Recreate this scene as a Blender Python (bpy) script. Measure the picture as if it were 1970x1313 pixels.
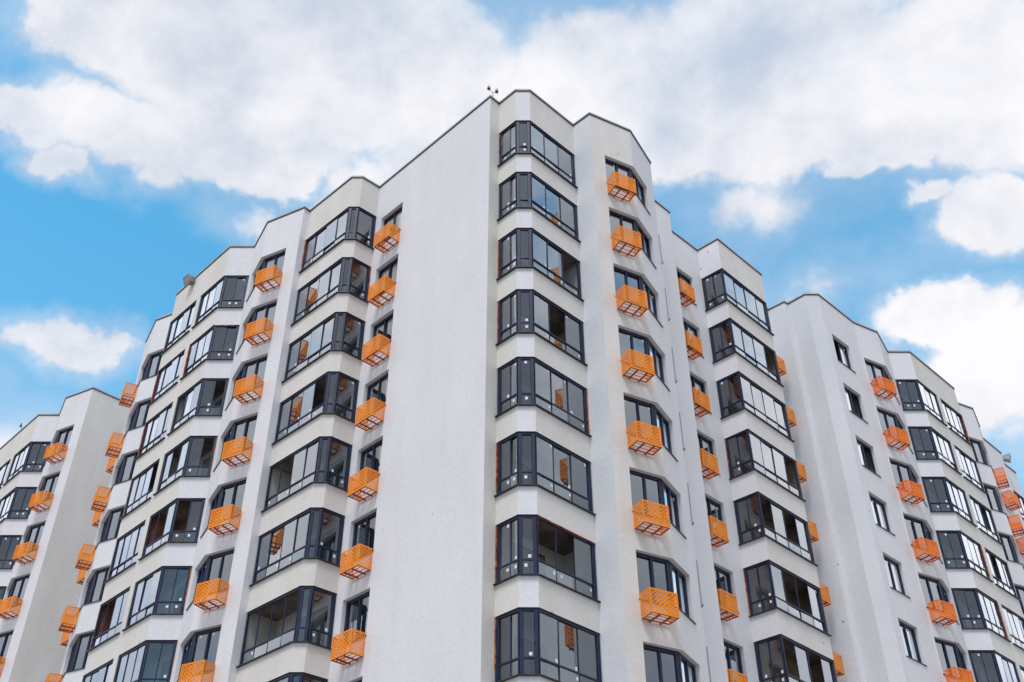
import bpy, math, random
from mathutils import Vector, Matrix
random.seed(7)
R_ = math.radians
U = 3.0            # one storey in metres: plan and heights below are given in storeys, measured from the eye
EYE = 1.6

sc = bpy.context.scene
for o in list(bpy.data.objects):
    bpy.data.objects.remove(o)

# ------------------------------------------------------------------ camera
FPX, PITCH, ROLL = 2104.03, R_(38.078), R_(-0.099)
cam_d = bpy.data.cameras.new('camera'); cam = bpy.data.objects.new('camera', cam_d)
sc.collection.objects.link(cam); sc.camera = cam
cam_d.sensor_width = 36.0; cam_d.lens = 36.0 * FPX / 1970.0
cam_d.clip_start = 0.1; cam_d.clip_end = 6000
_f = Vector((0, math.cos(PITCH), math.sin(PITCH))); _u = Vector((0, -math.sin(PITCH), math.cos(PITCH))); _r = Vector((1, 0, 0))
cR = _r * math.cos(ROLL) + _u * math.sin(ROLL); cU = _u * math.cos(ROLL) - _r * math.sin(ROLL); cF = _f
cam.matrix_world = Matrix(((cR.x, cU.x, -cF.x, 0), (cR.y, cU.y, -cF.y, 0), (cR.z, cU.z, -cF.z, EYE), (0, 0, 0, 1)))

# ------------------------------------------------------------------ sky with clouds
SUN_EL, SUN_AZ = 61.0, 199.0      # compass azimuth: the sun stands behind the camera, a little to the left
world = bpy.data.worlds.new("World"); sc.world = world; world.use_nodes = True
WT = world.node_tree; WT.nodes.clear()
def wn(t, **k):
    n = WT.nodes.new(t)
    for a, b in k.items(): setattr(n, a, b)
    return n
def setin(n, i, v):
    if isinstance(v, bpy.types.NodeSocket): WT.links.new(v, n.inputs[i])
    else: n.inputs[i].default_value = v
def M(op, a, b=0.0, c=0.0, clamp=False):
    n = wn('ShaderNodeMath', operation=op, use_clamp=clamp)
    setin(n, 0, a); setin(n, 1, b); setin(n, 2, c); return n.outputs[0]
def V(op, a, b=None, c=None):
    n = wn('ShaderNodeVectorMath', operation=op)
    setin(n, 0, a)
    if b is not None: setin(n, 1, b)
    if c is not None: setin(n, 2, c)
    return n.outputs['Value'] if op == 'LENGTH' else n.outputs[0]
def SM(x, a, b):
    n = wn('ShaderNodeMapRange', interpolation_type='SMOOTHSTEP'); setin(n, 0, x); setin(n, 1, a); setin(n, 2, b); setin(n, 3, 0.0); setin(n, 4, 1.0); return n.outputs[0]
def NZ(v, scale, detail=6.0, rough=0.55, dist=0.0):
    n = wn('ShaderNodeTexNoise'); WT.links.new(v, n.inputs['Vector']); n.inputs['Scale'].default_value = scale
    n.inputs['Detail'].default_value = detail; n.inputs['Roughness'].default_value = rough; n.inputs['Distortion'].default_value = dist
    return n
def MIXC(f, a, b):
    n = wn('ShaderNodeMix', data_type='RGBA'); setin(n, 0, f); setin(n, 6, a); setin(n, 7, b); return n.outputs[2]
sky = wn('ShaderNodeTexSky'); sky.sky_type = 'NISHITA'; sky.sun_disc = False
sky.sun_elevation = R_(SUN_EL); sky.sun_rotation = R_(SUN_AZ); sky.air_density = 1.0; sky.dust_density = 0.6; sky.ozone_density = 2.5
tc = wn('ShaderNodeTexCoord'); D = tc.outputs['Generated']
sep = wn('ShaderNodeSeparateXYZ'); WT.links.new(D, sep.inputs[0])
az = M('ARCTAN2', sep.outputs[0], sep.outputs[1]); el = M('ARCSINE', sep.outputs[2])
cmb = wn('ShaderNodeCombineXYZ'); WT.links.new(az, cmb.inputs[0]); WT.links.new(el, cmb.inputs[1]); AE = cmb.outputs[0]
wA = NZ(D, 5.0, 5.0, 0.6); wB = NZ(D, 16.0, 5.0, 0.6)
warp = V('MULTIPLY_ADD', V('SUBTRACT', wA.outputs['Color'], (0.5, 0.5, 0.5)), (0.17, 0.11, 0.0), AE)
warp = V('MULTIPLY_ADD', V('SUBTRACT', wB.outputs['Color'], (0.5, 0.5, 0.5)), (0.09, 0.06, 0.0), warp)
def pix_dir(x, y):
    d = cR * (x - 985) + cU * (656.5 - y) + cF * FPX
    d.normalize(); return math.atan2(d.x, d.y), math.asin(d.z)
# cloud masses, each a direction on the sky and an angular size (taken from where the clouds stand over the roofs)
BLOBS = [(165, 60, 135, 90, 1), (430, 130, 300, 135, 1), (720, 100, 290, 170, 1), (470, 275, 190, 65, 1), (540, 315, 95, 45, .9),
         (70, 240, 130, 50, .8), (1150, 150, 190, 140, 1), (1450, 130, 290, 160, 1), (1770, 115, 280, 125, 1), (1960, 150, 190, 120, 1), (1480, 255, 170, 80, 1),
         (1280, 270, 150, 80, 1), (1770, 215, 230, 55, 1), (1900, 385, 120, 85, 1), (150, 672, 95, 52, .95),
         (5, 665, 40, 18, .7), (1790, 615, 150, 60, 1), (1930, 650, 155, 68, 1), (1900, 770, 150, 100, .6), (560, 420, 110, 35, .5),
         (1410, 400, 110, 40, .25), (1620, 312, 55, 22, .6), (1780, 345, 50, 26, .6), (135, 335, 50, 32, .7), (1560, 560, 120, 40, .2),
         (230, 255, 140, 70, .85), (1040, 150, 100, 60, .4), (1000, 250, 160, 80, .6), (900, 330, 160, 90, .75), (750, 380, 130, 60, .6), (30, 880, 120, 70, .3), (2300, 300, 260, 240, 1), (-350, 150, 250, 220, 1), (1000, -250, 900, 190, 1)]
dens = None
for (px, py, rx, ry, w) in BLOBS:
    a0, e0 = pix_dir(px, py)
    a1, _ = pix_dir(px + 40, py); _, e1 = pix_dir(px, py - 40)
    sx = 40.0 / (abs(a1 - a0) * rx * 1.22); sy = 40.0 / (abs(e1 - e0) * ry * 1.22)
    L = V('LENGTH', V('MULTIPLY_ADD', warp, (sx, sy, 0), (-a0 * sx, -e0 * sy, 0)))
    b = M('MULTIPLY_ADD', L, -w, w)
    dens = b if dens is None else M('SMOOTH_MAX', dens, b, 0.12)
fb = NZ(D, 6.0, 8.0, 0.52, 0.1)
dens = M('ADD', dens, M('MULTIPLY', M('SUBTRACT', fb.outputs[0], 0.5), 0.95))
front = SM(V('LENGTH', V('MULTIPLY_ADD', AE, (0.95, 1.15, 0), (0, -1.15 * 0.66, 0))), 0.62, 0.95)   # outside the part the clouds above describe
gen = NZ(D, 1.9, 8.0, 0.6, 0.3)
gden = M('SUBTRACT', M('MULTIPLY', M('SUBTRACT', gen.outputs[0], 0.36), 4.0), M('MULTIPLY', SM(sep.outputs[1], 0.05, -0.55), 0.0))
mx = wn('ShaderNodeMix', data_type='FLOAT'); setin(mx, 0, front); setin(mx, 2, dens); setin(mx, 3, gden); dens = mx.outputs[0]
fb2 = NZ(V('ADD', D, (-0.012, 0.0, 0.030)), 6.0, 8.0, 0.52, 0.1)
relief = M('SUBTRACT', fb.outputs[0], fb2.outputs[0])
puff = NZ(D, 19.0, 8.0, 0.62, 0.2); puff2 = NZ(V('ADD', D, (-0.004, 0.0, 0.011)), 19.0, 8.0, 0.62, 0.2)
relief = M('ADD', relief, M('MULTIPLY', M('SUBTRACT', puff.outputs[0], puff2.outputs[0]), 0.35))
sh = NZ(V('ADD', D, (0.0, 0.0, 0.06)), 3.0, 4.0, 0.5, 0.2)
lit = M('ADD', M('MULTIPLY_ADD', relief, 1.5, 0.62), M('MULTIPLY', M('SUBTRACT', 0.5, sh.outputs[0]), 2.6))
lit = M('SUBTRACT', lit, M('MULTIPLY', SM(dens, 0.35, 1.1), 0.12))
lit = M('SUBTRACT', lit, M('MULTIPLY', SM(sep.outputs[1], -0.36, -0.62), 0.75))  # unseen clouds behind the camera darkened, added to grey the front pane reflections
lit = SM(lit, 0.05, 1.0)
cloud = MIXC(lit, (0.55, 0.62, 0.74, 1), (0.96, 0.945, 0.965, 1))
dens = M('ADD', dens, M('MULTIPLY', M('SUBTRACT', puff.outputs[0], 0.5), 0.30))
thin = NZ(V('ADD', D, (0.3, 0.1, 0.0)), 4.0, 7.0, 0.6, 0.4)
mask = M('MULTIPLY', SM(dens, -0.03, 0.27), M('SUBTRACT', 1.0, M('MULTIPLY', SM(thin.outputs[0], 0.45, 0.75), 0.3)))
SKY_ST = 0.10
tint = V('MULTIPLY', sky.outputs[0], (1.15, 2.85, 2.75))
skyc = V('SCALE', tint); skyc.node.inputs['Scale'].default_value = 1.0
hz = SM(el, 0.75, 0.25)
skyc = MIXC(M('MULTIPLY', hz, 0.5), skyc, (3.7, 6.0, 8.2, 1))
cloudc = V('SCALE', cloud); cloudc.node.inputs['Scale'].default_value = 1.0 / SKY_ST
veil = M('MULTIPLY', SM(M('ADD', dens, M('MULTIPLY', M('SUBTRACT', wA.outputs[0], 0.5), 0.7)), -0.75, 0.25), 0.42)
skyc = MIXC(veil, skyc, cloudc)
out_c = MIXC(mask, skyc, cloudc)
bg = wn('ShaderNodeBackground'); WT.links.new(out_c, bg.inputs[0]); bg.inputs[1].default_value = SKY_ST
wo = wn('ShaderNodeOutputWorld'); WT.links.new(bg.outputs[0], wo.inputs[0])
world.cycles.sampling_method = 'MANUAL'; world.cycles.sample_map_resolution = 512

# ------------------------------------------------------------------ sun and exposure
sd = bpy.data.lights.new('sun', 'SUN'); sd.energy = 2.35; sd.angle = R_(20); sd.color = (1.0, 0.945, 0.94)
so = bpy.data.objects.new('sun', sd); sc.collection.objects.link(so)
sv = Vector((math.sin(R_(SUN_AZ)) * math.cos(R_(SUN_EL)), math.cos(R_(SUN_AZ)) * math.cos(R_(SUN_EL)), math.sin(R_(SUN_EL))))
so.rotation_euler = sv.to_track_quat('Z', 'Y').to_euler()
sc.view_settings.view_transform = 'Standard'; sc.view_settings.look = 'None'; sc.view_settings.exposure = 0.05; sc.view_settings.gamma = 1.0
sc.cycles.max_bounces = 8; sc.cycles.transparent_max_bounces = 16

# ------------------------------------------------------------------ materials
def mat(name, color, rough=0.6, metal=0.0, spec=0.5):
    m = bpy.data.materials.new(name); m.use_nodes = True
    b = m.node_tree.nodes['Principled BSDF']
    b.inputs['Base Color'].default_value = (*color, 1); b.inputs['Roughness'].default_value = rough; b.inputs['Metallic'].default_value = metal
    b.inputs['Specular IOR Level'].default_value = spec
    return m
def vary(m, c0, c1, scale, bump=0.0, bscale=40.0, detail=5.0, stretch=(1, 1, 1), lo=0.35, hi=0.65, spots=None, bdist=0.01):
    nt = m.node_tree; b = nt.nodes['Principled BSDF']
    tc = nt.nodes.new('ShaderNodeTexCoord'); mp = nt.nodes.new('ShaderNodeMapping'); mp.inputs['Scale'].default_value = stretch
    nt.links.new(tc.outputs['Object'], mp.inputs['Vector'])
    nz = nt.nodes.new('ShaderNodeTexNoise'); nz.inputs['Scale'].default_value = scale; nz.inputs['Detail'].default_value = detail
    nt.links.new(mp.outputs[0], nz.inputs['Vector'])
    rp = nt.nodes.new('ShaderNodeValToRGB'); rp.color_ramp.elements[0].position = lo; rp.color_ramp.elements[1].position = hi
    rp.color_ramp.elements[0].color = (*c0, 1); rp.color_ramp.elements[1].color = (*c1, 1)
    nt.links.new(nz.outputs[0], rp.inputs[0]); col = rp.outputs[0]
    # fine grain
    g = nt.nodes.new('ShaderNodeTexNoise'); g.inputs['Scale'].default_value = bscale; g.inputs['Detail'].default_value = 3.0
    nt.links.new(tc.outputs['Object'], g.inputs['Vector'])
    if spots:
        s = nt.nodes.new('ShaderNodeTexNoise'); s.inputs['Scale'].default_value = 3.5; s.inputs['Detail'].default_value = 2.0
        nt.links.new(tc.outputs['Object'], s.inputs['Vector'])
        mr = nt.nodes.new('ShaderNodeMapRange'); mr.inputs[1].default_value = 0.70; mr.inputs[2].default_value = 0.78
        nt.links.new(s.outputs[0], mr.inputs[0])
        st = nt.nodes.new('ShaderNodeTexNoise'); st.inputs['Scale'].default_value = 1.1; st.inputs['Detail'].default_value = 6.0
        mp2 = nt.nodes.new('ShaderNodeMapping'); mp2.inputs['Scale'].default_value = (1.6, 1.6, 0.22)
        nt.links.new(tc.outputs['Object'], mp2.inputs['Vector']); nt.links.new(mp2.outputs[0], st.inputs['Vector'])
        mr2 = nt.nodes.new('ShaderNodeMapRange'); mr2.inputs[1].default_value = 0.50; mr2.inputs[2].default_value = 0.72; mr2.inputs[4].default_value = 0.28
        nt.links.new(st.outputs[0], mr2.inputs[0])
        x = nt.nodes.new('ShaderNodeMix'); x.data_type = 'RGBA'; nt.links.new(mr2.outputs[0], x.inputs[0]); nt.links.new(col, x.inputs[6])
        x.inputs[7].default_value = (*spots, 1); col = x.outputs[2]
        gm = nt.nodes.new('ShaderNodeMapRange'); gm.inputs[1].default_value = 0.3; gm.inputs[2].default_value = 0.7; gm.inputs[3].default_value = 0.96; gm.inputs[4].default_value = 1.03
        nt.links.new(g.outputs[0], gm.inputs[0])
        vo = nt.nodes.new('ShaderNodeTexVoronoi'); vo.inputs['Scale'].default_value = 0.55; nt.links.new(tc.outputs['Object'], vo.inputs['Vector'])
        vr = nt.nodes.new('ShaderNodeMapRange'); vr.inputs[1].default_value = 0.018; vr.inputs[2].default_value = 0.035; vr.inputs[3].default_value = 0.8; vr.inputs[4].default_value = 0.0
        nt.links.new(vo.outputs['Distance'], vr.inputs[0])
        x2 = nt.nodes.new('ShaderNodeMix'); x2.data_type = 'RGBA'; nt.links.new(vr.outputs[0], x2.inputs[0]); nt.links.new(col, x2.inputs[6]); x2.inputs[7].default_value = (.18, .16, .15, 1); col = x2.outputs[2]
        vm = nt.nodes.new('ShaderNodeVectorMath'); vm.operation = 'SCALE'; nt.links.new(col, vm.inputs[0]); nt.links.new(gm.outputs[0], vm.inputs['Scale']); col = vm.outputs[0]
    nt.links.new(col, b.inputs['Base Color'])
    if bump:
        bp = nt.nodes.new('ShaderNodeBump'); bp.inputs['Strength'].default_value = bump; bp.inputs['Distance'].default_value = bdist
        nt.links.new(g.outputs[0], bp.inputs['Height']); nt.links.new(bp.outputs[0], b.inputs['Normal'])
    return m
WALL = vary(mat('white_plaster', (.7, .7, .7), .9, spec=.2), (.715, .716, .745), (.755, .756, .785), .55, .5, 8.0, 6, (1, 1, .5), spots=(.66, .655, .64), bdist=.012)
CREAM = vary(mat('cream_plaster', (.7, .7, .6), .9, spec=.2), (.675, .65, .61), (.725, .705, .67), .8, .5, 9.0, 6, (1, 1, .5), spots=(.60, .59, .53), bdist=.012)
WARM = vary(mat('warm_plaster', (.7, .7, .6), .9, spec=.2), (.69, .665, .63), (.74, .725, .70), .8, .5, 9.0, 6, (1, 1, .5), spots=(.64, .61, .56), bdist=.012)
COOL = vary(mat('cool_plaster', (.7, .7, .7), .9, spec=.2), (.645, .67, .70), (.70, .72, .745), .6, .5, 9.0, 6, (1, 1, .5), spots=(.62, .63, .64), bdist=.012)
FRAME = vary(mat('slate_frame', (.03, .04, .07), .42, spec=.35), (.012, .019, .050), (.019, .030, .074), 2.0)
TRIM = vary(mat('dark_flashing', (.02, .022, .03), .45), (.014, .015, .021), (.025, .027, .035), 3.0)
CAP = vary(mat('grey_metal_cap', (.5, .52, .55), .7, .0, spec=.2), (.40, .42, .44), (.50, .52, .54), 1.5)
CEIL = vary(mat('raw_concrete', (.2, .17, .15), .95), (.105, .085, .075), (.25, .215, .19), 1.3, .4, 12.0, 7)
INW = vary(mat('rough_inner_plaster', (.5, .5, .48), .9), (.40, .40, .385), (.54, .54, .52), .9, .3, 10.0)
BROWN = vary(mat('brown_inner_wall', (.26, .19, .14), .9), (.17, .12, .085), (.29, .215, .155), 1.2, .3, 10.0)
BRICK = vary(mat('inner_brick', (.3, .12, .08), .9), (.20, .085, .06), (.33, .15, .10), 5.0, .6, 14.0)
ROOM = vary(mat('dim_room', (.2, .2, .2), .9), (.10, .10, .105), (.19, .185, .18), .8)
FOAM = vary(mat('orange_foam', (.5, .12, .02), .9), (.42, .09, .02), (.62, .20, .05), 8.0, 1.0, 20.0)
STICK = mat('white_sticker', (.82, .84, .86), .5)
ORANGE = vary(mat('orange_paint', (.8, .25, .02), .5, spec=.25), (.86, .24, .008), (.93, .29, .014), 1.5)
ORED = vary(mat('red_orange_paint', (.8, .12, .02), .5, spec=.25), (.84, .165, .010), (.92, .22, .016), 1.5)
RUST = vary(mat('deep_orange_frame', (.4, .07, .01), .5), (.27, .04, .010), (.38, .065, .016), 3.0)
ROD = mat('grey_steel', (.22, .23, .25), .5, .7)
GALV = vary(mat('weathered_grey_metal', (.3, .31, .33), .5, .5), (.26, .27, .29), (.40, .41, .42), 4.0)
LENS = vary(mat('dusty_lamp_glass', (.3, .3, .28), .3), (.20, .19, .16), (.42, .41, .37), 9.0)
RED = mat('red_lamp_glass', (.55, .015, .04), .25)
BLACK = mat('black_plastic', (.02, .02, .022), .5)
def glass(name, tintc, ior, boost):
    m = bpy.data.materials.new(name); m.use_nodes = True; nt = m.node_tree; nt.nodes.clear()
    o = nt.nodes.new('ShaderNodeOutputMaterial'); mx = nt.nodes.new('ShaderNodeMixShader')
    tr = nt.nodes.new('ShaderNodeBsdfTransparent'); tr.inputs[0].default_value = (*tintc, 1)
    gl = nt.nodes.new('ShaderNodeBsdfGlossy'); gl.inputs['Roughness'].default_value = 0.012; gl.inputs[0].default_value = (.89, .945, 1, 1)
    fr = nt.nodes.new('ShaderNodeFresnel'); fr.inputs[0].default_value = ior
    mm = nt.nodes.new('ShaderNodeMath'); mm.operation = 'MULTIPLY_ADD'; mm.use_clamp = True; mm.inputs[1].default_value = boost; mm.inputs[2].default_value = -0.14
    tcn = nt.nodes.new('ShaderNodeTexCoord'); nz = nt.nodes.new('ShaderNodeTexNoise'); nz.inputs['Scale'].default_value = 0.7; nz.inputs['Detail'].default_value = 1.0
    nt.links.new(tcn.outputs['Object'], nz.inputs['Vector'])
    bp = nt.nodes.new('ShaderNodeBump'); bp.inputs['Strength'].default_value = 0.12; bp.inputs['Distance'].default_value = 0.05
    nt.links.new(nz.outputs[0], bp.inputs['Height']); nt.links.new(bp.outputs[0], gl.inputs['Normal'])
    nt.links.new(fr.outputs[0], mm.inputs[0]); nt.links.new(mm.outputs[0], mx.inputs[0])
    nt.links.new(tr.outputs[0], mx.inputs[1]); nt.links.new(gl.outputs[0], mx.inputs[2]); nt.links.new(mx.outputs[0], o.inputs[0])
    return m
BGLASS = glass('balcony_glass', (.70, .76, .80), 1.55, 5.8)
WGLASS = glass('window_glass', (.58, .64, .70), 1.55, 7.0)

# ------------------------------------------------------------------ helpers
C = sc.collection
class MB:
    def __init__(s): s.v = []; s.f = []; s.m = []; s.mats = []
    def mi(s, m):
        if m not in s.mats: s.mats.append(m)
        return s.mats.index(m)
    def face(s, pts, m):
        b = len(s.v); s.v += [tuple(p) for p in pts]; s.f.append(list(range(b, b + len(pts)))); s.m.append(s.mi(m))
    def prism(s, poly, z0, z1, m, cap=True):       # poly: 2D points, storeys
        n = len(poly)
        for i in range(n):
            a = poly[i]; b = poly[(i + 1) % n]
            s.face([(a[0], a[1], z0), (b[0], b[1], z0), (b[0], b[1], z1), (a[0], a[1], z1)], m)
        if cap:
            s.face([(p[0], p[1], z0) for p in reversed(poly)], m); s.face([(p[0], p[1], z1) for p in poly], m)
    def box(s, o, t, n, u0, u1, d0, d1, z0, z1, m):   # box along t, across n (outward)
        s.prism([(o[0] + t[0] * u + n[0] * d, o[1] + t[1] * u + n[1] * d) for u, d in ((u0, d0), (u1, d0), (u1, d1), (u0, d1))], z0, z1, m)
    def strip(s, path, din, dout, z0, z1, m, ext=0.0, closed=False):  # a bar that follows a bent path with mitred corners
        if ext: path = extend(path, ext)
        a = offset(path, dout, closed); b = offset(path, din, closed); n = len(path)
        rng = range(n if closed else n - 1)
        for i in rng:
            j = (i + 1) % n
            A, B, Ci, Di = a[i], a[j], b[j], b[i]
            for q, z in (((A, B, Ci, Di), z1), ((Di, Ci, B, A), z0)): s.face([(p[0], p[1], z) for p in q], m)
            s.face([(A[0], A[1], z0), (B[0], B[1], z0), (B[0], B[1], z1), (A[0], A[1], z1)], m)
            s.face([(Ci[0], Ci[1], z0), (Di[0], Di[1], z0), (Di[0], Di[1], z1), (Ci[0], Ci[1], z1)], m)
        if not closed:
            for P, Q in ((a[0], b[0]), (b[-1], a[-1])):
                s.face([(Q[0], Q[1], z0), (P[0], P[1], z0), (P[0], P[1], z1), (Q[0], Q[1], z1)], m)
    def build(s, name, parent=None, scale=U, org=(0, 0, 0), zoff=None, label=None):
        me = bpy.data.meshes.new(name); z = EYE if zoff is None else zoff
        me.from_pydata([((x - org[0]) * scale, (y - org[1]) * scale, (w - org[2]) * scale + z) for x, y, w in s.v], [], s.f)
        for m in s.mats: me.materials.append(m)
        me.polygons.foreach_set('material_index', s.m); me.update()
        o = bpy.data.objects.new(name, me); C.objects.link(o)
        if parent is not None: o.parent = parent
        if label: o['label'] = label
        return o
def sub(a, b): return (a[0] - b[0], a[1] - b[1])
def add(a, t, k=1.0): return (a[0] + t[0] * k, a[1] + t[1] * k)
def unit(a, b):
    dx, dy = b[0] - a[0], b[1] - a[1]; l = math.hypot(dx, dy); return (dx / l, dy / l), l
def outn(t): return (t[1], -t[0])                   # outward side of a wall that runs left to right
def extend(p, e):
    p = list(p); t, _ = unit(p[0], p[1]); p[0] = add(p[0], t, -e); t, _ = unit(p[-2], p[-1]); p[-1] = add(p[-1], t, e); return p
def offset(path, d, closed=False):
    n = len(path); out = []
    for i in range(n):
        pi = path[i]
        if closed or 0 < i: ta, _ = unit(path[i - 1], pi); na = outn(ta)
        if closed or i < n - 1: tb, _ = unit(pi, path[(i + 1) % n]); nb = outn(tb)
        if not closed and i == 0: na = nb
        if not closed and i == n - 1: nb = na
        m = (na[0] + nb[0], na[1] + nb[1]); k = m[0] * m[0] + m[1] * m[1]
        out.append(add(pi, m, 2.0 * d / k))
    return out
def empty(name, loc, label, cat, group=None):
    o = bpy.data.objects.new(name, None); C.objects.link(o); o.location = loc; o.empty_display_size = .3
    o['label'] = label; o['category'] = cat
    if group: o['group'] = group
    return o
def ypix(p, z):
    w = Vector((p[0], p[1], z)); return 656.5 - FPX * w.dot(cU) / w.dot(cF)

# ------------------------------------------------------------------ ground
g = MB(); g.face([(-700, -700, 0), (700, -700, 0), (700, 1100, 0), (-700, 1100, 0)], vary(mat('pale_ground', (.3, .29, .27), .95), (.25, .22, .19), (.32, .285, .25), .05))
go = g.build('ground', scale=1.0, zoff=0.0); go['kind'] = 'structure'

# ------------------------------------------------------------------ plan of the facade, left to right (storeys)
S = 1.0025
P = dict(
 LLa=(-10.375, 18.826), LLb=(-9.212, 17.641), LLc=(-8.812, 17.642), LLd=(-8.494, 17.066), LLe=(-7.887, 16.745), LLf=(-6.95, 17.672),
 K2=(-6.66, 15.785), K1=(-6.40, 15.525), L5c=(-6.519, 15.346), L5b=(-6.177, 14.729), L5a=(-5.562, 14.402), L4e=(-5.651, 14.40), L4b=(-5.651, 14.04), L4a=(-4.512, 12.869), L3c=(-4.119, 12.87),
 L3b=(-3.811, 12.31), L3a=(-3.193, 11.988), L2e=(-3.121, 12.075), L2l=(-2.382, 11.36), L2r=(-2.228, 11.36), N1=(-1.993, 11.57),
 C0=(-.294, 9.843), N0=(-.172, 9.971), b1a=(.055, 9.741), b1b=(.252, 9.743), b1c=(.875, 10.365), Ra=(1.095, 10.15), Rb=(1.691, 10.464),
 Rc=(2.043, 11.081), Rd=(1.80, 11.47), R2b=(2.441, 12.111), R2x=(2.29, 12.30), R3n=(2.986, 12.976), R3a=(3.272, 12.711), R3b=(4.117, 13.563),
 Qm=(3.83, 13.903), Q0=(4.402, 14.475), Q1=(4.634, 14.264), Q2=(4.708, 14.316), Q3=(4.947, 14.07), Q4=(5.173, 14.073), Q5=(5.955, 14.826), Q6=(6.436, 15.098),
 Q7=(6.777, 15.67), Q8=(7.176, 15.671), Q9=(8.339, 16.819), QA=(8.345, 17.19), QB=(8.91, 17.479), QC=(9.26, 18.113), QD=(9.15, 18.215), QE=(10.027, 19.092),
 QF=(9.93, 19.20), QG=(10.603, 19.864))
P = {k: (a * S, b * S) for k, (a, b) in P.items()}
def on(a, b, u):                                     # point u storeys from a towards b
    t, l = unit(P[a], P[b]); return add(P[a], t, u)
H = 12.03

def glazing(par, path, z0, z1, segs, rail, glassm, name, inset, rng, openp=(), fw=.022, depth=.026, sill_out=.03, sill_ext=.0, stickers=.72, tilt=.0):
    """frame that follows a bent path; returns frame MB, glass MB, sill MB"""
    fr, gl, si = MB(), MB(), MB()
    if rail: depth = .019
    cen = offset(path, -inset)
    h1 = z1 - .028 if rail else z1 - .026
    fr.strip(cen, -depth / 2, depth / 2, h1, z1 - .002, FRAME)
    fr.strip(cen, -depth / 2, depth / 2, z0 + .004, z0 + .022, FRAME)
    if rail: fr.strip(cen, -depth / 2 + .001, depth / 2 - .001, rail - .007, rail + .009, FRAME)
    for i in range(len(cen) - 1):
        t, L = unit(cen[i], cen[i + 1]); n = outn(t); n_p, pw0, pw1 = segs[i]; mw = .014 if rail else .03
        if isinstance(n_p, (list, tuple)): cuts = [c * L for c in n_p]
        else: cuts = [L * (k + 1) / n_p for k in range(n_p - 1)]
        n_p = len(cuts) + 1
        e = .0015
        fr.box(cen[i], t, n, 0.002, pw0, -depth / 2 - e, depth / 2 + e, z0 + .02, h1 + .002, FRAME)
        fr.box(cen[i], t, n, L - pw1, L - 0.002, -depth / 2 - e, depth / 2 + e, z0 + .02, h1 + .002, FRAME)
        if pw0 > .03: fr.box(cen[i], t, n, pw0 * .42, pw0 * .58, depth / 2, depth / 2 + .005, z0 + .025, h1, FRAME)
        if pw1 > .03: fr.box(cen[i], t, n, L - pw1 * .58, L - pw1 * .42, depth / 2, depth / 2 + .005, z0 + .025, h1, FRAME)
        edges = [pw0] + cuts + [L - pw1]
        rows = ((z0 + .022, rail - .007, 0), (rail + .009, h1, 1)) if rail else ((z0 + .022, h1, 1),)
        for (a, b, up) in rows:
            for k, c in enumerate(cuts):
                ww = mw if up else mw * .8
                dd = .004 if (k % 2 and rail and up) else 0
                hd = .0055 if rail else depth / 2 - .003
                if rail: ww *= .75
                fr.box(cen[i], t, n, c - ww / 2, c + ww / 2, -hd - .004 - dd, hd - .004 - dd, a - .001, b + .001, FRAME)
                if not rail: fr.box(cen[i], t, n, c - .003, c + .003, depth / 2 - .003, depth / 2 + .003, a, b, FRAME)
            for k in range(n_p):
                ua, ub = edges[k] + .004, edges[k + 1] - .004
                if ub - ua < .02: continue
                if up and (i, k) in openp: continue
                d0 = -.004 + (-.006 if (k % 2 and rail and up) else 0)
                d1, d2 = d0 + rng.uniform(-tilt, tilt), d0 + rng.uniform(-tilt, tilt)
                dz = rng.uniform(-tilt, tilt)
                def pp(u, z, off=0.0, ua=ua, ub=ub, a=a, b=b, d1=d1, d2=d2, dz=dz):
                    f = (u - ua) / (ub - ua); g = (z - a) / (b - a); d = d1 + (d2 - d1) * f + dz * g + off
                    q = add(add(cen[i], t, u), n, d); return (q[0], q[1], z)
                gl.face([pp(ua, a), pp(ub, a), pp(ub, b), pp(ua, b)], glassm)
                if rng.random() < stickers and ub - ua > .06:
                    s = .035; u0 = ub - s - .012 if rng.random() < .7 else ua + .012 + rng.random() * .05
                    if rail: zz = a + .015 if (rng.random() < .75 and up) else b - s - .015
                    else: zz = b - s * 1.2 - .02
                    if not up: zz = (a + b) / 2 + .005
                    a_ = rng.uniform(-.003, .003)
                    gl.face([pp(u0, zz, .0012), pp(u0 + s * .85, zz + a_, .0012), pp(u0 + s * .85 - a_, zz + s, .0012), pp(u0 - a_, zz + s - a_, .0012)], STICK)
        # sash lines on the opening lights
        if not rail:
            for k in range(n_p):
                ua, ub = edges[k], edges[k + 1]
                fr.box(cen[i], t, n, ua, ua + .012, -.004, .0155, z0 + .02, h1 + .001, FRAME); fr.box(cen[i], t, n, ub - .012, ub, -.004, .0155, z0 + .02, h1 + .001, FRAME)
                fr.box(cen[i], t, n, ua + .012, ub - .012, -.004, .0150, z0 + .022, z0 + .034, FRAME); fr.box(cen[i], t, n, ua + .012, ub - .012, -.004, .0150, h1 - .012, h1, FRAME)
    si.strip(path, -inset + .012 if not rail else -.03, sill_out, z0 - .006, z0 + .003, TRIM, ext=sill_ext)
    if not rail: pass
    return fr, gl, si

def collinear(A, B, p):
    t, L = unit(A, B); v = sub(p, A); u = v[0] * t[0] + v[1] * t[1]; d = abs(v[0] * t[1] - v[1] * t[0])
    return (-.002 < u < L + .002 and d < .004), u

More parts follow.
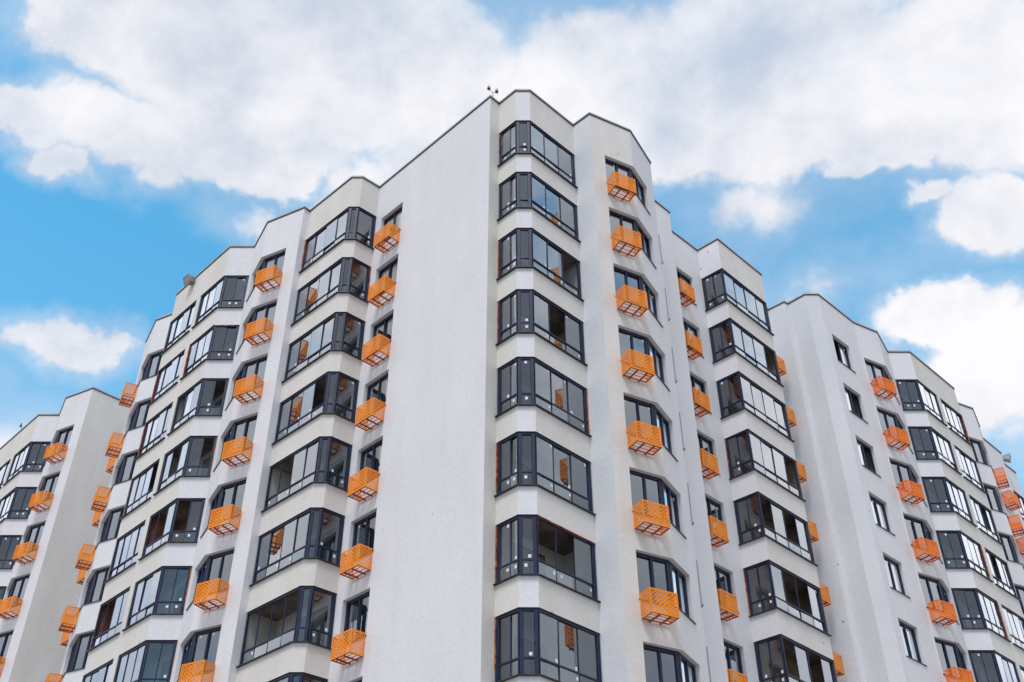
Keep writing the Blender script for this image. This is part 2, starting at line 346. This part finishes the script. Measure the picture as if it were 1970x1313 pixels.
class Building:
    def __init__(s, label, keys, mats, back):
        s.keys = keys; s.mats = mats
        cx = sum(P[k][0] for k in keys) / len(keys); cy = sum(P[k][1] for k in keys) / len(keys)
        s.org = (cx * U, cy * U, 0)
        s.root = empty('apartment_building', s.org, label, 'building')
        s.open = []; s.back = back; s.wall = MB(); s.room = MB()
    def link(s, o, par=None):
        o.parent = par or s.root
        if par is None:
            o.location = (-s.org[0], -s.org[1], 0)
    def put(s, mb, name, par=None, label=None):
        o = mb.build(name, label=label); s.link(o, par); return o
    def column(s, path, kind, z0, z1, segs, rows, inner=None, special=None, dep=.052, door=None, backm=None):
        """a stack of equal openings: kind window or bay; rows are the storeys it has"""
        special = special or {}
        for k in rows:
            mid = path[len(path) // 2]
            if ypix(mid, z1 - k) > 1313 + 70: break
            za, zb = z0 - k, z1 - k
            s.open.append((path, za, zb))
            rng = random.Random(hash((round(path[0][0], 3), k)) & 0xffff)
            sp = special.get(k, {})
            if kind == 'window':
                inn = offset(path, -dep); w = s.wall
                for i in range(len(path) - 1):
                    a, b, c, d = path[i], path[i + 1], inn[i + 1], inn[i]
                    for z, o in ((zb, 1), (za, -1)):
                        q = (a, b, c, d) if o > 0 else (d, c, b, a)
                        w.face([(p[0], p[1], z) for p in q], WALL)
                for p, q in ((path[0], inn[0]), (inn[-1], path[-1])):
                    w.face([(p[0], p[1], za), (q[0], q[1], za), (q[0], q[1], zb), (p[0], p[1], zb)], WALL)
                # room behind
                far = offset(path, -.55)
                if len(path) > 2:
                    far = [add(far[0], sub(far[0], inn[0]), .0), far[1], far[-1]]
                poly = [inn[0]] + [far[0]] + far[1:-1] + [far[-1]] + [inn[-1]]
                rm = MB()
                for i in range(len(poly) - 1):
                    a, b = poly[i], poly[i + 1]
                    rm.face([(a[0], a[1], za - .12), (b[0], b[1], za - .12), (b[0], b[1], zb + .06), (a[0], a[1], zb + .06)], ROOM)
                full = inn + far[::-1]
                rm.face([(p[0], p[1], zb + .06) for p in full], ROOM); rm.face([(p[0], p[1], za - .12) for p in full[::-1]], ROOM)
                fr, gl, si = glazing(None, path, za, zb, segs, None, WGLASS, 'window', dep + .012, rng, sp.get('open', ()), sill_out=.014, sill_ext=.006, stickers=.45, tilt=.0028)
                wo = s.put(fr, 'window'); wo.location = (-s.org[0], -s.org[1], 0)
                g_ = gl.build('glass'); g_.parent = wo
                r__ = rm.build('room_interior'); r__.parent = wo
                s_ = si.build('sill'); s_.parent = wo
            else:
                bal = MB(); poly = list(path) + list(inner)
                bm = sp.get('back', backm or INW)
                n = len(poly)
                for i in range(len(path) - 1, n):
                    a, b = poly[i], poly[(i + 1) % n]
                    bal.face([(a[0], a[1], za - .05), (b[0], b[1], za - .05), (b[0], b[1], zb + .02), (a[0], a[1], zb + .02)], bm)
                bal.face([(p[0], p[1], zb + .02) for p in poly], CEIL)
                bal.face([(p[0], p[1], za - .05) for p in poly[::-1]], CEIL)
                # balcony door and window in the rear wall
                if door:
                    A, B = inner[0], inner[1]
                    t, L = unit(A, B); nn = (-t[1], t[0])
                    # pick the side facing the glazing
                    mid = path[0]; 
                    v = sub(mid, A)
                    if v[0] * nn[0] + v[1] * nn[1] < 0: nn = (-nn[0], -nn[1])
                    d0, d1 = door[0] * L, door[1] * L; m_ = (d0 + d1) / 2
                    bal.box(A, t, nn, d0, d1, .003, .012, za - .045, zb - .10, FRAME)
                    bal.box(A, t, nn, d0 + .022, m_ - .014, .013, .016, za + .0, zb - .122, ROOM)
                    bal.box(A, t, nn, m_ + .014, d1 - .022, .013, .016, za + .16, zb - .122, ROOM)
                bo = s.put(bal, 'balcony')
                fr, gl, si = glazing(None, path, za, zb, segs, za + .177, BGLASS, 'balcony', .022, rng, sp.get('open', ()), sill_ext=.022, tilt=.0036)
                f_ = fr.build('glazing_frame'); f_.parent = bo
                g_ = gl.build('glass'); g_.parent = bo
                s_ = si.build('sill'); s_.parent = bo
                if rng.random() < .45 or sp.get('foam'):
                    fo = MB()
                    ends = [(path[0], path[1])] if rng.random() < .5 else [(path[-1], path[-2])]
                    for a, b in ends:
                        t, _ = unit(a, b); nn = outn(t)
                        if a != path[0]: nn = (-nn[0], -nn[1])
                        z = za + rng.uniform(0, .3) * rng.random()
                        while z < zb - .04:
                            hh = rng.uniform(.02, .07); w_ = rng.uniform(.003, .014)
                            fo.box(a, t, nn, .0012, w_, -.012, rng.uniform(.001, .006), z, min(z + hh, zb - .003), FOAM); z += hh
                    f2 = fo.build('foam_seal'); f2.parent = bo
                    if rng.random() < .16:
                        fo = MB(); a, b = path[-2], path[-1]
                        t, L = unit(a, b); nn = outn(t); u = .02
                        while u < L - .05:
                            w_ = rng.uniform(.02, .08)
                            fo.box(a, t, nn, u, min(u + w_, L - .01), -.01, .001 + rng.random() * .003, zb - rng.uniform(.004, .014), zb - .0015, FOAM); u += w_
                        f2 = fo.build('foam_seal'); f2.parent = bo
    def finish(s):
        w = s.wall; pts = [P[k] for k in s.keys]
        for i in range(len(pts) - 1):
            A, B = pts[i], pts[i + 1]; t, L = unit(A, B); m = s.mats.get((s.keys[i], s.keys[i + 1]), WALL)
            iv = []
            for path, za, zb in s.open:
                for j in range(len(path) - 1):
                    o1, u1 = collinear(A, B, path[j]); o2, u2 = collinear(A, B, path[j + 1])
                    if o1 and o2: iv.append((max(0, u1), min(L, u2), za, zb))
            us = sorted({0.0, L} | {round(x, 5) for q in iv for x in q[:2]}); us = [u for k, u in enumerate(us) if k == 0 or u - us[k - 1] > 1e-3]
            zs = sorted({-EYE / U, H} | {round(x, 5) for q in iv for x in q[2:]})
            for a in range(len(us) - 1):
                um = (us[a] + us[a + 1]) / 2; z_start = zs[0]
                for b in range(len(zs) - 1):
                    zm = (zs[b] + zs[b + 1]) / 2
                    if any(q[0] < um < q[1] and q[2] < zm < q[3] for q in iv): continue
                    p, q = add(A, t, us[a]), add(A, t, us[a + 1])
                    w.face([(p[0], p[1], zs[b]), (q[0], q[1], zs[b]), (q[0], q[1], zs[b + 1]), (p[0], p[1], zs[b + 1])], m)
        loop = pts + [(x * S, y * S) for x, y in s.back]
        for i in range(len(pts) - 1, len(loop)):
            a, b = loop[i], loop[(i + 1) % len(loop)]
            w.face([(a[0], a[1], -EYE / U), (b[0], b[1], -EYE / U), (b[0], b[1], H), (a[0], a[1], H)], WALL)
        w.face([(p[0], p[1], H - .1) for p in loop], CAP)
        s.put(w, 'wall'); 
        c = MB(); c.strip(loop, -.05, .011, H - .004, H + .010, TRIM, closed=True)
        c.strip(loop, -.06, .015, H + .010, H + .036, CAP, closed=True)
        s.put(c, 'coping')

BZ = (10.762, 11.43); WZ = (10.742, 11.30)
# bent window beside a double bay: one pattern used, mirrored, in every block
def bent_left(c, b, a): return [on(b, c, .445), P[b], on(a, b, .23)]         # left wing: steep face first
def bent_right(a, b, c): return [on(a, b, .206), P[b], on(b, c, .448)]
n45L = (.7071, .7071); n45R = (-.7071, .7071)
ROWS = range(0, 11)

# ---------------- central block
cen = Building('white apartment block with the tall blank corner wall, filling the middle of the photo',
  ['K2', 'K1', 'L5c', 'L5b', 'L5a', 'L4e', 'L4b', 'L4a', 'L3c', 'L3b', 'L3a', 'L2e', 'L2l', 'L2r', 'N1', 'C0', 'N0', 'b1a', 'b1b', 'b1c', 'Ra', 'Rb', 'Rc', 'Rd', 'R2b', 'R2x', 'R3n', 'R3a', 'R3b'],
  {('L4b', 'L4a'): CREAM, ('L2e', 'L2l'): CREAM, ('L2l', 'L2r'): CREAM, ('L2r', 'N1'): CREAM, ('N0', 'b1a'): CREAM, ('b1b', 'b1c'): WARM, ('C0', 'N0'): CREAM,
   ('b1c', 'Ra'): COOL, ('Ra', 'Rb'): WARM, ('R3a', 'R3b'): WARM, ('L2e', 'L3a'): COOL},
  [(3.9, 13.8), (2.0, 15.8), (-1.0, 17.0), (-5.2, 17.2)])
wp = lambda a, b, u0, u1: [on(a, b, u0), on(a, b, u1)]
L1p = [on('C0', 'N1', 2.302), on('C0', 'N1', 1.815)]
cen.column(L1p, 'window', *WZ, [(2, .02, .02)], ROWS, special={7: {'open': ((0, 1),)}})
L3p = bent_left('L3c', 'L3b', 'L3a')
cen.column(L3p, 'window', *WZ, [(2, .02, .025), (2, .025, .02)], ROWS)
L5p = bent_left('L5c', 'L5b', 'L5a')
cen.column(L5p, 'window', *WZ, [(2, .02, .025), (2, .025, .02)], ROWS)
Rp = bent_right('Ra', 'Rb', 'Rc')
cen.column(Rp, 'window', *WZ, [(2, .02, .025), (2, .025, .02)], ROWS)
R2p = [on('R3n', 'R2x', .73), on('R3n', 'R2x', .243)]
cen.column(R2p, 'window', *WZ, [(2, .02, .02)], ROWS)
L2p = [P['L2e'], P['L2l'], P['L2r'], P['N1']]
cen.column(L2p, 'bay', *BZ, [([.26, .50, .75], .022, .03), ([], .036, .036), ([], .03, .045)], ROWS, inner=[(-1.993 * S - .0, 11.57 * S + .0), ], special={}) if False else None
bk = add(P['L2e'], n45L, .424)
cen.column(L2p, 'bay', *BZ, [([.24, .49, .74], .022, .012), ([], .036, .036), ([], .012, .045)], ROWS, inner=[add(P['N1'], (-.004, .004)), bk], door=(.12, .55),
  special={1: {'foam': 1}, 4: {'open': ((0, 0), (0, 1))}, 3: {'open': ((0, 3),)}, 6: {'open': ((0, 0), (0, 1), (0, 2), (0, 3))}, 7: {'open': ((0, 1),)}})
n1 = on('L4b', 'L4a', .949); n2 = on('L4b', 'L4a', .826)
Q4p = [n1, P['L4a'], P['L3c']]
cen.column(Q4p, 'bay', *BZ, [(3, .03, .012), (2, .03, .045)], ROWS, inner=[add(P['L3c'], n45L, .16), add(n1, n45L, .43)], door=(.15, .6),
  special={2: {'open': ((1, 1), (0, 0))}, 3: {'open': ((1, 1), (0, 1))}, 4: {'open': ((0, 0), (0, 1), (1, 0)), 'back': BRICK}, 5: {'foam': 1}})
Q5p = [P['L4b'], n2]
cen.column(Q5p, 'bay', *BZ, [(4, .022, .02)], ROWS, inner=[add(n2, n45L, .43), add(P['L4b'], n45L, .43)], door=(.2, .7),
  special={5: {'open': ((0, 0), (0, 1)), 'back': BRICK}, 3: {'open': ((0, 3),)}})
b1p = [P['N0'], P['b1a'], P['b1b'], P['b1c']]
cen.column(b1p, 'bay', *BZ, [([.62], .045, .012), ([], .036, .036), ([.32, .64], .012, .045)], ROWS, inner=[add(P['b1c'], n45R, .46), add(P['N0'], (.004, .004))], door=(.3, .75),
  special={6: {'open': ((2, 0), (2, 1))}, 2: {'open': ((2, 2),)}, 3: {'open': ((2, 1),)}})
R3p = [P['R3n'], P['R3a'], P['R3b']]
cen.column(R3p, 'bay', *BZ, [(2, .04, .02), (4, .02, .04)], ROWS, inner=[add(P['R3b'], n45R, .388), add(P['R3n'], (.004, .004))], door=(.25, .7), backm=BROWN,
  special={1: {'open': ((1, 3),)}, 3: {'open': ((1, 3),)}, 4: {'open': ((1, 0), (1, 2))}, 5: {'open': ((1, 1), (1, 2))}, 6: {'open': ((1, 0), (1, 2))}, 7: {'open': ((1, 1),)}})
cen.finish()
# thin steel rods standing on the edge right of the angled windows
for k in range(0, 9):
    z1 = 10.585 - k * .9997; z0 = z1 - .545
    if ypix(P['Rc'], z1) > 1380: break
    r = MB(); c0 = add(P['Rc'], (.55, -.75), .010); n = 8
    cir = lambda c, q: [(c[0] + math.cos(a * 2 * math.pi / n) * q, c[1] + math.sin(a * 2 * math.pi / n) * q) for a in range(n)]
    r.prism(cir(c0, .0048), z0, z1, ROD); r.prism(cir(c0, .010), z0 - .012, z0 + .006, ROD); r.prism(cir(add(c0, (.012, -.004)), .006), z0 + .004, z0 + .022, BLACK)
    cen.put(r, 'wall_rod')

# ---------------- left block
lb = Building('white block at the left edge of the photo with a blank side wall',
  ['LLa', 'LLb', 'LLc', 'LLd', 'LLe', 'LLf'], {('LLa', 'LLb'): CREAM, ('LLe', 'LLf'): WARM}, [(-5.4, 19.3), (-7.8, 22.6), (-9.6, 21.0), (-11.0, 19.5)])
LLp = [on('LLe', 'LLd', .46 + .23 - .0), on('LLe', 'LLd', .228)]
LLbent = bent_left('LLc', 'LLd', 'LLe')
lb.column(LLbent, 'window', *WZ, [(2, .02, .025), (2, .025, .02)], ROWS)
m1 = on('LLa', 'LLb', .949); m2 = on('LLa', 'LLb', .826)
lb.column([m1, P['LLb'], P['LLc']], 'bay', *BZ, [(3, .03, .012), (2, .03, .045)], ROWS, inner=[add(P['LLc'], n45L, .16), add(m1, n45L, .43)], door=(.15, .6))
lb.column([P['LLa'], m2], 'bay', *BZ, [(4, .022, .02)], ROWS, inner=[add(m2, n45L, .43), add(P['LLa'], n45L, .43)], door=(.2, .7))
lb.finish()

# ---------------- right block
rb = Building('white block on the right with a column of small single windows and red orange baskets',
  ['Qm', 'Q0', 'Q1', 'Q2', 'Q3', 'Q4', 'Q5', 'Q6', 'Q7', 'Q8', 'Q9', 'QA', 'QB', 'QC', 'QD', 'QE', 'QF', 'QG'],
  {('Q0', 'Q1'): COOL, ('Q2', 'Q3'): COOL, ('Q3', 'Q4'): COOL, ('Q8', 'Q9'): WARM}, [(9.6, 21.0), (7.0, 20.6), (3.4, 16.8)])
QHp = [on('Q0', 'Qm', .62), on('Q0', 'Qm', .13)]
rb.column(QHp, 'window', *WZ, [(2, .02, .02)], ROWS)
QSp = wp('Q4', 'Q5', .172, .690)
rb.column(QSp, 'window', *WZ, [(2, .02, .02)], ROWS, special={0: {'open': ((0, 0),)}, 1: {'open': ((0, 1),)}, 2: {'open': ((0, 1),)}})
QBp = [on('Q5', 'Q6', .045), P['Q6'], on('Q6', 'Q7', .43)]
rb.column(QBp, 'window', *WZ, [(2, .02, .025), (2, .025, .02)], ROWS)
k1 = on('Q9', 'Q8', .949); k2 = on('Q9', 'Q8', .826)
rb.column([P['Q7'], P['Q8'], k1], 'bay', *BZ, [(2, .045, .03), (3, .012, .03)], ROWS, inner=[add(k1, n45R, .43), add(P['Q7'], n45R, .16)], door=(.4, .8))
rb.column([k2, P['Q9']], 'bay', *BZ, [(4, .02, .022)], ROWS, inner=[add(P['Q9'], n45R, .43), add(k2, n45R, .43)], door=(.2, .7), special={3: {'open': ((0, 1),)}, 2: {'open': ((0, 2),)}})
QFp = [on('QB', 'QA', .697 - .23 - .0), P['QB'], on('QB', 'QC', .445)]
rb.column(QFp, 'window', *WZ, [(2, .02, .025), (2, .025, .02)], ROWS, special={1: {'open': ((0, 0),)}})
QWp = [on('QE', 'QD', 1.17), on('QE', 'QD', .70)]
rb.column(QWp, 'window', *WZ, [(2, .02, .02)], ROWS)
rb.column([on('QG', 'QF', .62), P['QG']], 'bay', *BZ, [(3, .02, .03)], ROWS, inner=[add(P['QG'], n45R, .4), add(on('QG', 'QF', .62), n45R, .4)])
rb.finish()

# ------------------------------------------------------------------ perforated baskets
BW, BD, BH = 1.0, .56, .78       # metres
def panel(o, t, n, w, h, cols, rows, m, mid=None, mb=None):
    """perforated sheet: horizontal slots in staggered rows, real holes"""
    mb = mb or MB(); b = .035; th = .006
    def bx(u0, u1, z0, z1, e=0.0): mb.box(o, t, n, u0, u1, -th / 2 - e, th / 2 + e, z0, z1, m)
    bx(0, b, 0, h, .0002); bx(w - b, w, 0, h, .0002)
    ph = (h - 2 * b) / rows; slot = ph * .50; web = ph - slot; pw = (w - 2 * b) / cols
    bx(b, w - b, 0, b + web / 2); bx(b, w - b, h - b - web / 2, h)
    for r in range(rows):
        z = b + r * ph
        if r: bx(b, w - b, z - web / 2, z + web / 2)
        sh = (r % 2) * .5
        us = [b + (k + sh) * pw for k in range(cols + 1)]
        for k, u in enumerate(us):
            ww = pw * .24
            a, c = max(b, u - ww / 2), min(w - b, u + ww / 2)
            if mid and mid[0] < (u / w) < mid[1] and mid[2] < r / rows < mid[3]: a, c = max(b, u - pw * .30), min(w - b, u + pw * .30)
            if c - a > .004: bx(a, c, z + web / 2, z + ph - web / 2, -.0003)
    return mb
def make_basket(pm, name='basket'):
    X, Y = (1, 0), (0, 1)
    root = empty('air_conditioner_basket', (0, 0, 0), 'orange perforated metal basket', 'basket')
    parts = []
    def add_(mb, nm):
        o = mb.build(nm, root, scale=1.0, zoff=0.0); parts.append(o); return o
    # local frame: x along wall, -y outwards, z up, origin at the wall under the left rear corner
    add_(panel((0, -BD), X, (0, -1), BW, BH, 6, 11, pm, mid=(.34, .68, .15, .85)), 'front_panel')
    add_(panel((.004, -BD + .004), Y, (-1, 0), BD - .01, BH, 4, 11, pm), 'side_panel')
    add_(panel((BW - .004, -BD + .004), Y, (-1, 0), BD - .01, BH, 4, 11, pm), 'side_panel')
    f = MB()
    for (u0, u1, d0, d1) in ((.01, BW - .01, .008, .045), (.01, BW - .01, BD - .045, BD - .008), (.01, .045, .0455, BD - .0455), (BW - .045, BW - .01, .0455, BD - .0455)):
        f.box((0, 0), X, (0, -1), u0, u1, d0, d1, -.004, .026, RUST)
    for d in (.20, .38):
        f.box((0, 0), X, (0, -1), .05, BW - .05, d, d + .018, .006, .020, RUST)
    add_(f, 'bottom_frame')
    for u in (.27, .66):
        b = MB(); b.box((0, 0), X, (0, -1), u, u + .045, -.03, BD + .02, -.05, -.0045, RUST)
        add_(b, 'bracket')
    t = MB(); t.box((0, 0), X, (0, -1), 0, BW, BD - .034, BD - .004, BH - .001, BH + .018, pm)
    for u in (0, BW - .03): t.box((0, 0), X, (0, -1), u, u + .03, .01, BD - .035, BH - .001, BH + .018, pm)
    t.box((0, 0), X, (0, -1), .0305, BW - .0305, .012, .04, BH - .001, BH + .016, pm)
    add_(t, 'top_rim')
    return root, parts
protos = {}
ORD = ['topmost', 'second', 'third', 'fourth', 'fifth', 'sixth', 'seventh', 'eighth', 'ninth', 'tenth', 'eleventh']
def hang(A, t, u, zb, color, label):
    """A: plan point where u starts, t: unit wall direction left to right, u: left end of basket along t"""
    key = 'o' if color is ORANGE else 'r'
    if key not in protos:
        protos[key] = make_basket(color); root, parts = protos[key]; first = True
    else:
        r0, p0 = protos[key]; root = r0.copy(); C.objects.link(root)
        for p in p0:
            c = p.copy(); C.objects.link(c); c.parent = root
    n = outn(t); p = add(add(A, t, u), n, .006)
    root.location = (p[0] * U, p[1] * U, zb * U + EYE); root.rotation_euler = (0, 0, math.atan2(t[1], t[0]))
    root['label'] = label; root['category'] = 'basket'; root['group'] = 'perforated air conditioner baskets under the windows'
def basket_column(a, b, u, zb, color, phrase, rows=ROWS):
    t, L = unit(P[a], P[b])
    for k in rows:
        z = zb - k
        if ypix(add(P[a], t, u), z + .3) > 1313 + 25: break
        hang(P[a], t, u, z, color, phrase % (ORD[k] if k else 'topmost'))
W = BW / U
_, lN = unit(P['N1'], P['C0'])
basket_column('N1', 'C0', lN - 1.82 - W, 10.505, ORANGE, 'orange perforated basket, %s in the column just left of the blank corner wall')
_, l3 = unit(P['L3b'], P['L3a'])
basket_column('L3b', 'L3a', l3 - .212 - W, 10.53, ORANGE, 'orange perforated basket, %s between the two glazed bay stacks left of the corner')
basket_column('L5c', 'L5b', .707 - .20 - W, 10.51, ORANGE, 'orange perforated basket seen edge on, %s along the left silhouette of the middle block')
_, lK = unit(P['K2'], P['K1'])
basket_column('K2', 'K1', .08, 10.505, ORANGE, 'orange basket mostly hidden, %s behind the silhouette on the left', rows=range(1, 11))
_, lL = unit(P['LLd'], P['LLe'])
basket_column('LLd', 'LLe', lL - .212 - W, 10.53, ORANGE, 'orange perforated basket, %s on the block at the left edge')
basket_column('Ra', 'Rb', .203, 10.53, ORANGE, 'orange perforated basket, %s in the column just right of the corner bay stack')
t2, l2 = unit(P['R2x'], P['R3n'])
basket_column('R2x', 'R3n', l2 - .53 - W, 10.54, ORANGE, 'orange basket, %s in the column right of the thin steel rods')
t3, lq = unit(P['Qm'], P['Q0'])
basket_column('Qm', 'Q0', lq - .145 - W, 10.505, ORANGE, 'orange basket, %s peeping out behind the rightmost bays of the middle block')
basket_column('Q5', 'Q6', .07, 10.53, ORED, 'red orange basket, %s beside the column of small single windows')
basket_column('QB', 'QC', .20, 10.51, ORED, 'red orange basket seen edge on, %s near the right edge of the photo')
t4, le = unit(P['QD'], P['QE'])
basket_column('QD', 'QE', le - .47 - W, 10.505, ORED, 'red orange basket, %s in the rightmost column of the photo')

# ------------------------------------------------------------------ things on the roof
def tube(mb, a, b, r, m, n=8, r2=None):
    a = Vector(a); b = Vector(b); d = (b - a).normalized(); x = d.orthogonal().normalized(); y = d.cross(x); r2 = r if r2 is None else r2
    A = [a + (x * math.cos(i * 2 * math.pi / n) + y * math.sin(i * 2 * math.pi / n)) * r for i in range(n)]
    B = [b + (x * math.cos(i * 2 * math.pi / n) + y * math.sin(i * 2 * math.pi / n)) * r2 for i in range(n)]
    for i in range(n): mb.face([A[i], A[(i + 1) % n], B[(i + 1) % n], B[i]], m)
    mb.face(A[::-1], m); mb.face(B, m)
def lamp_mast(x, y, ang, label, top):
    base = ((x) * U, (y) * U, (H - .1) * U + EYE)
    r = empty('obstruction_light', base, label, 'warning light'); r.rotation_euler = (0, 0, ang); r.scale = (.85, .85, .95)
    m = MB(); tube(m, (0, 0, 0), (0, 0, top), .022, GALV); tube(m, (0, 0, top - .02), (-.20, 0, top + .22), .018, GALV); tube(m, (0, 0, top - .02), (.16, 0, top + .03), .018, GALV)
    m.build('mast', r, 1.0, zoff=0.0)
    for (a, b) in ((-.20, top + .22), (.19, top + .01)):
        l = MB(); tube(l, (a, 0, b), (a, 0, b + .10), .085, BLACK, 12, .075); tube(l, (a, 0, b + .10), (a, 0, b + .24), .065, RED, 12, .05); tube(l, (a, 0, b + .24), (a, 0, b + .28), .05, RED, 12, .02)
        l.build('lamp', r, 1.0, zoff=0.0)
lamp_mast(-.262, 9.90, R_(0), 'small twin red warning lamp on the roof corner above the blank wall', .78)
lamp_mast(-9.84, 18.40, R_(35), 'small twin red warning lamp on the roof of the left edge block', .70)
def floodlight(x, y, z, ang, label, s=1.0):
    r = empty('floodlight', (x * U, y * U, z * U + EYE), label, 'floodlight'); r.rotation_euler = (0, 0, ang)
    def fr(pts, m, mb): mb.face(pts, m)
    w, d, h = .34 * s, .30 * s, .42 * s
    b = MB()   # tapered housing, open side tilted down and outwards (-y)
    F_ = [(-w, -.62 * s, -.34 * s), (w, -.62 * s, -.34 * s), (w, -.80 * s, .16 * s), (-w, -.80 * s, .16 * s)]
    K_ = [(-w * .6, -.16 * s, -.10 * s), (w * .6, -.16 * s, -.10 * s), (w * .6, -.26 * s, .22 * s), (-w * .6, -.26 * s, .22 * s)]
    for i in range(4):
        j = (i + 1) % 4; b.face([F_[i], F_[j], K_[j], K_[i]], GALV)
    b.face(K_[::-1], GALV)
    b.build('housing', r, 1.0, zoff=0.0)
    l = MB(); l.face([(p[0] * .94, p[1] + .02, p[2] * .94) for p in F_], LENS)
    l.build('lens', r, 1.0, zoff=0.0)
    k = MB(); tube(k, (0, .25, 0), (0, -.2, .05), .05 * s, GALV); tube(k, (0, .25, -.25), (0, .25, .05), .045 * s, GALV); tube(k, (-w * .8, -.3 * s, .02), (w * .8, -.3 * s, .02), .03 * s, GALV)
    k.build('bracket', r, 1.0, zoff=0.0)
floodlight(-5.24, 13.72, 11.97, R_(-45), 'boxy grey floodlight hanging over the roof edge on the left', .8)
floodlight(10.13, 19.40, 12.05, R_(60), 'boxy grey floodlight on the roof edge at the far right', .8)
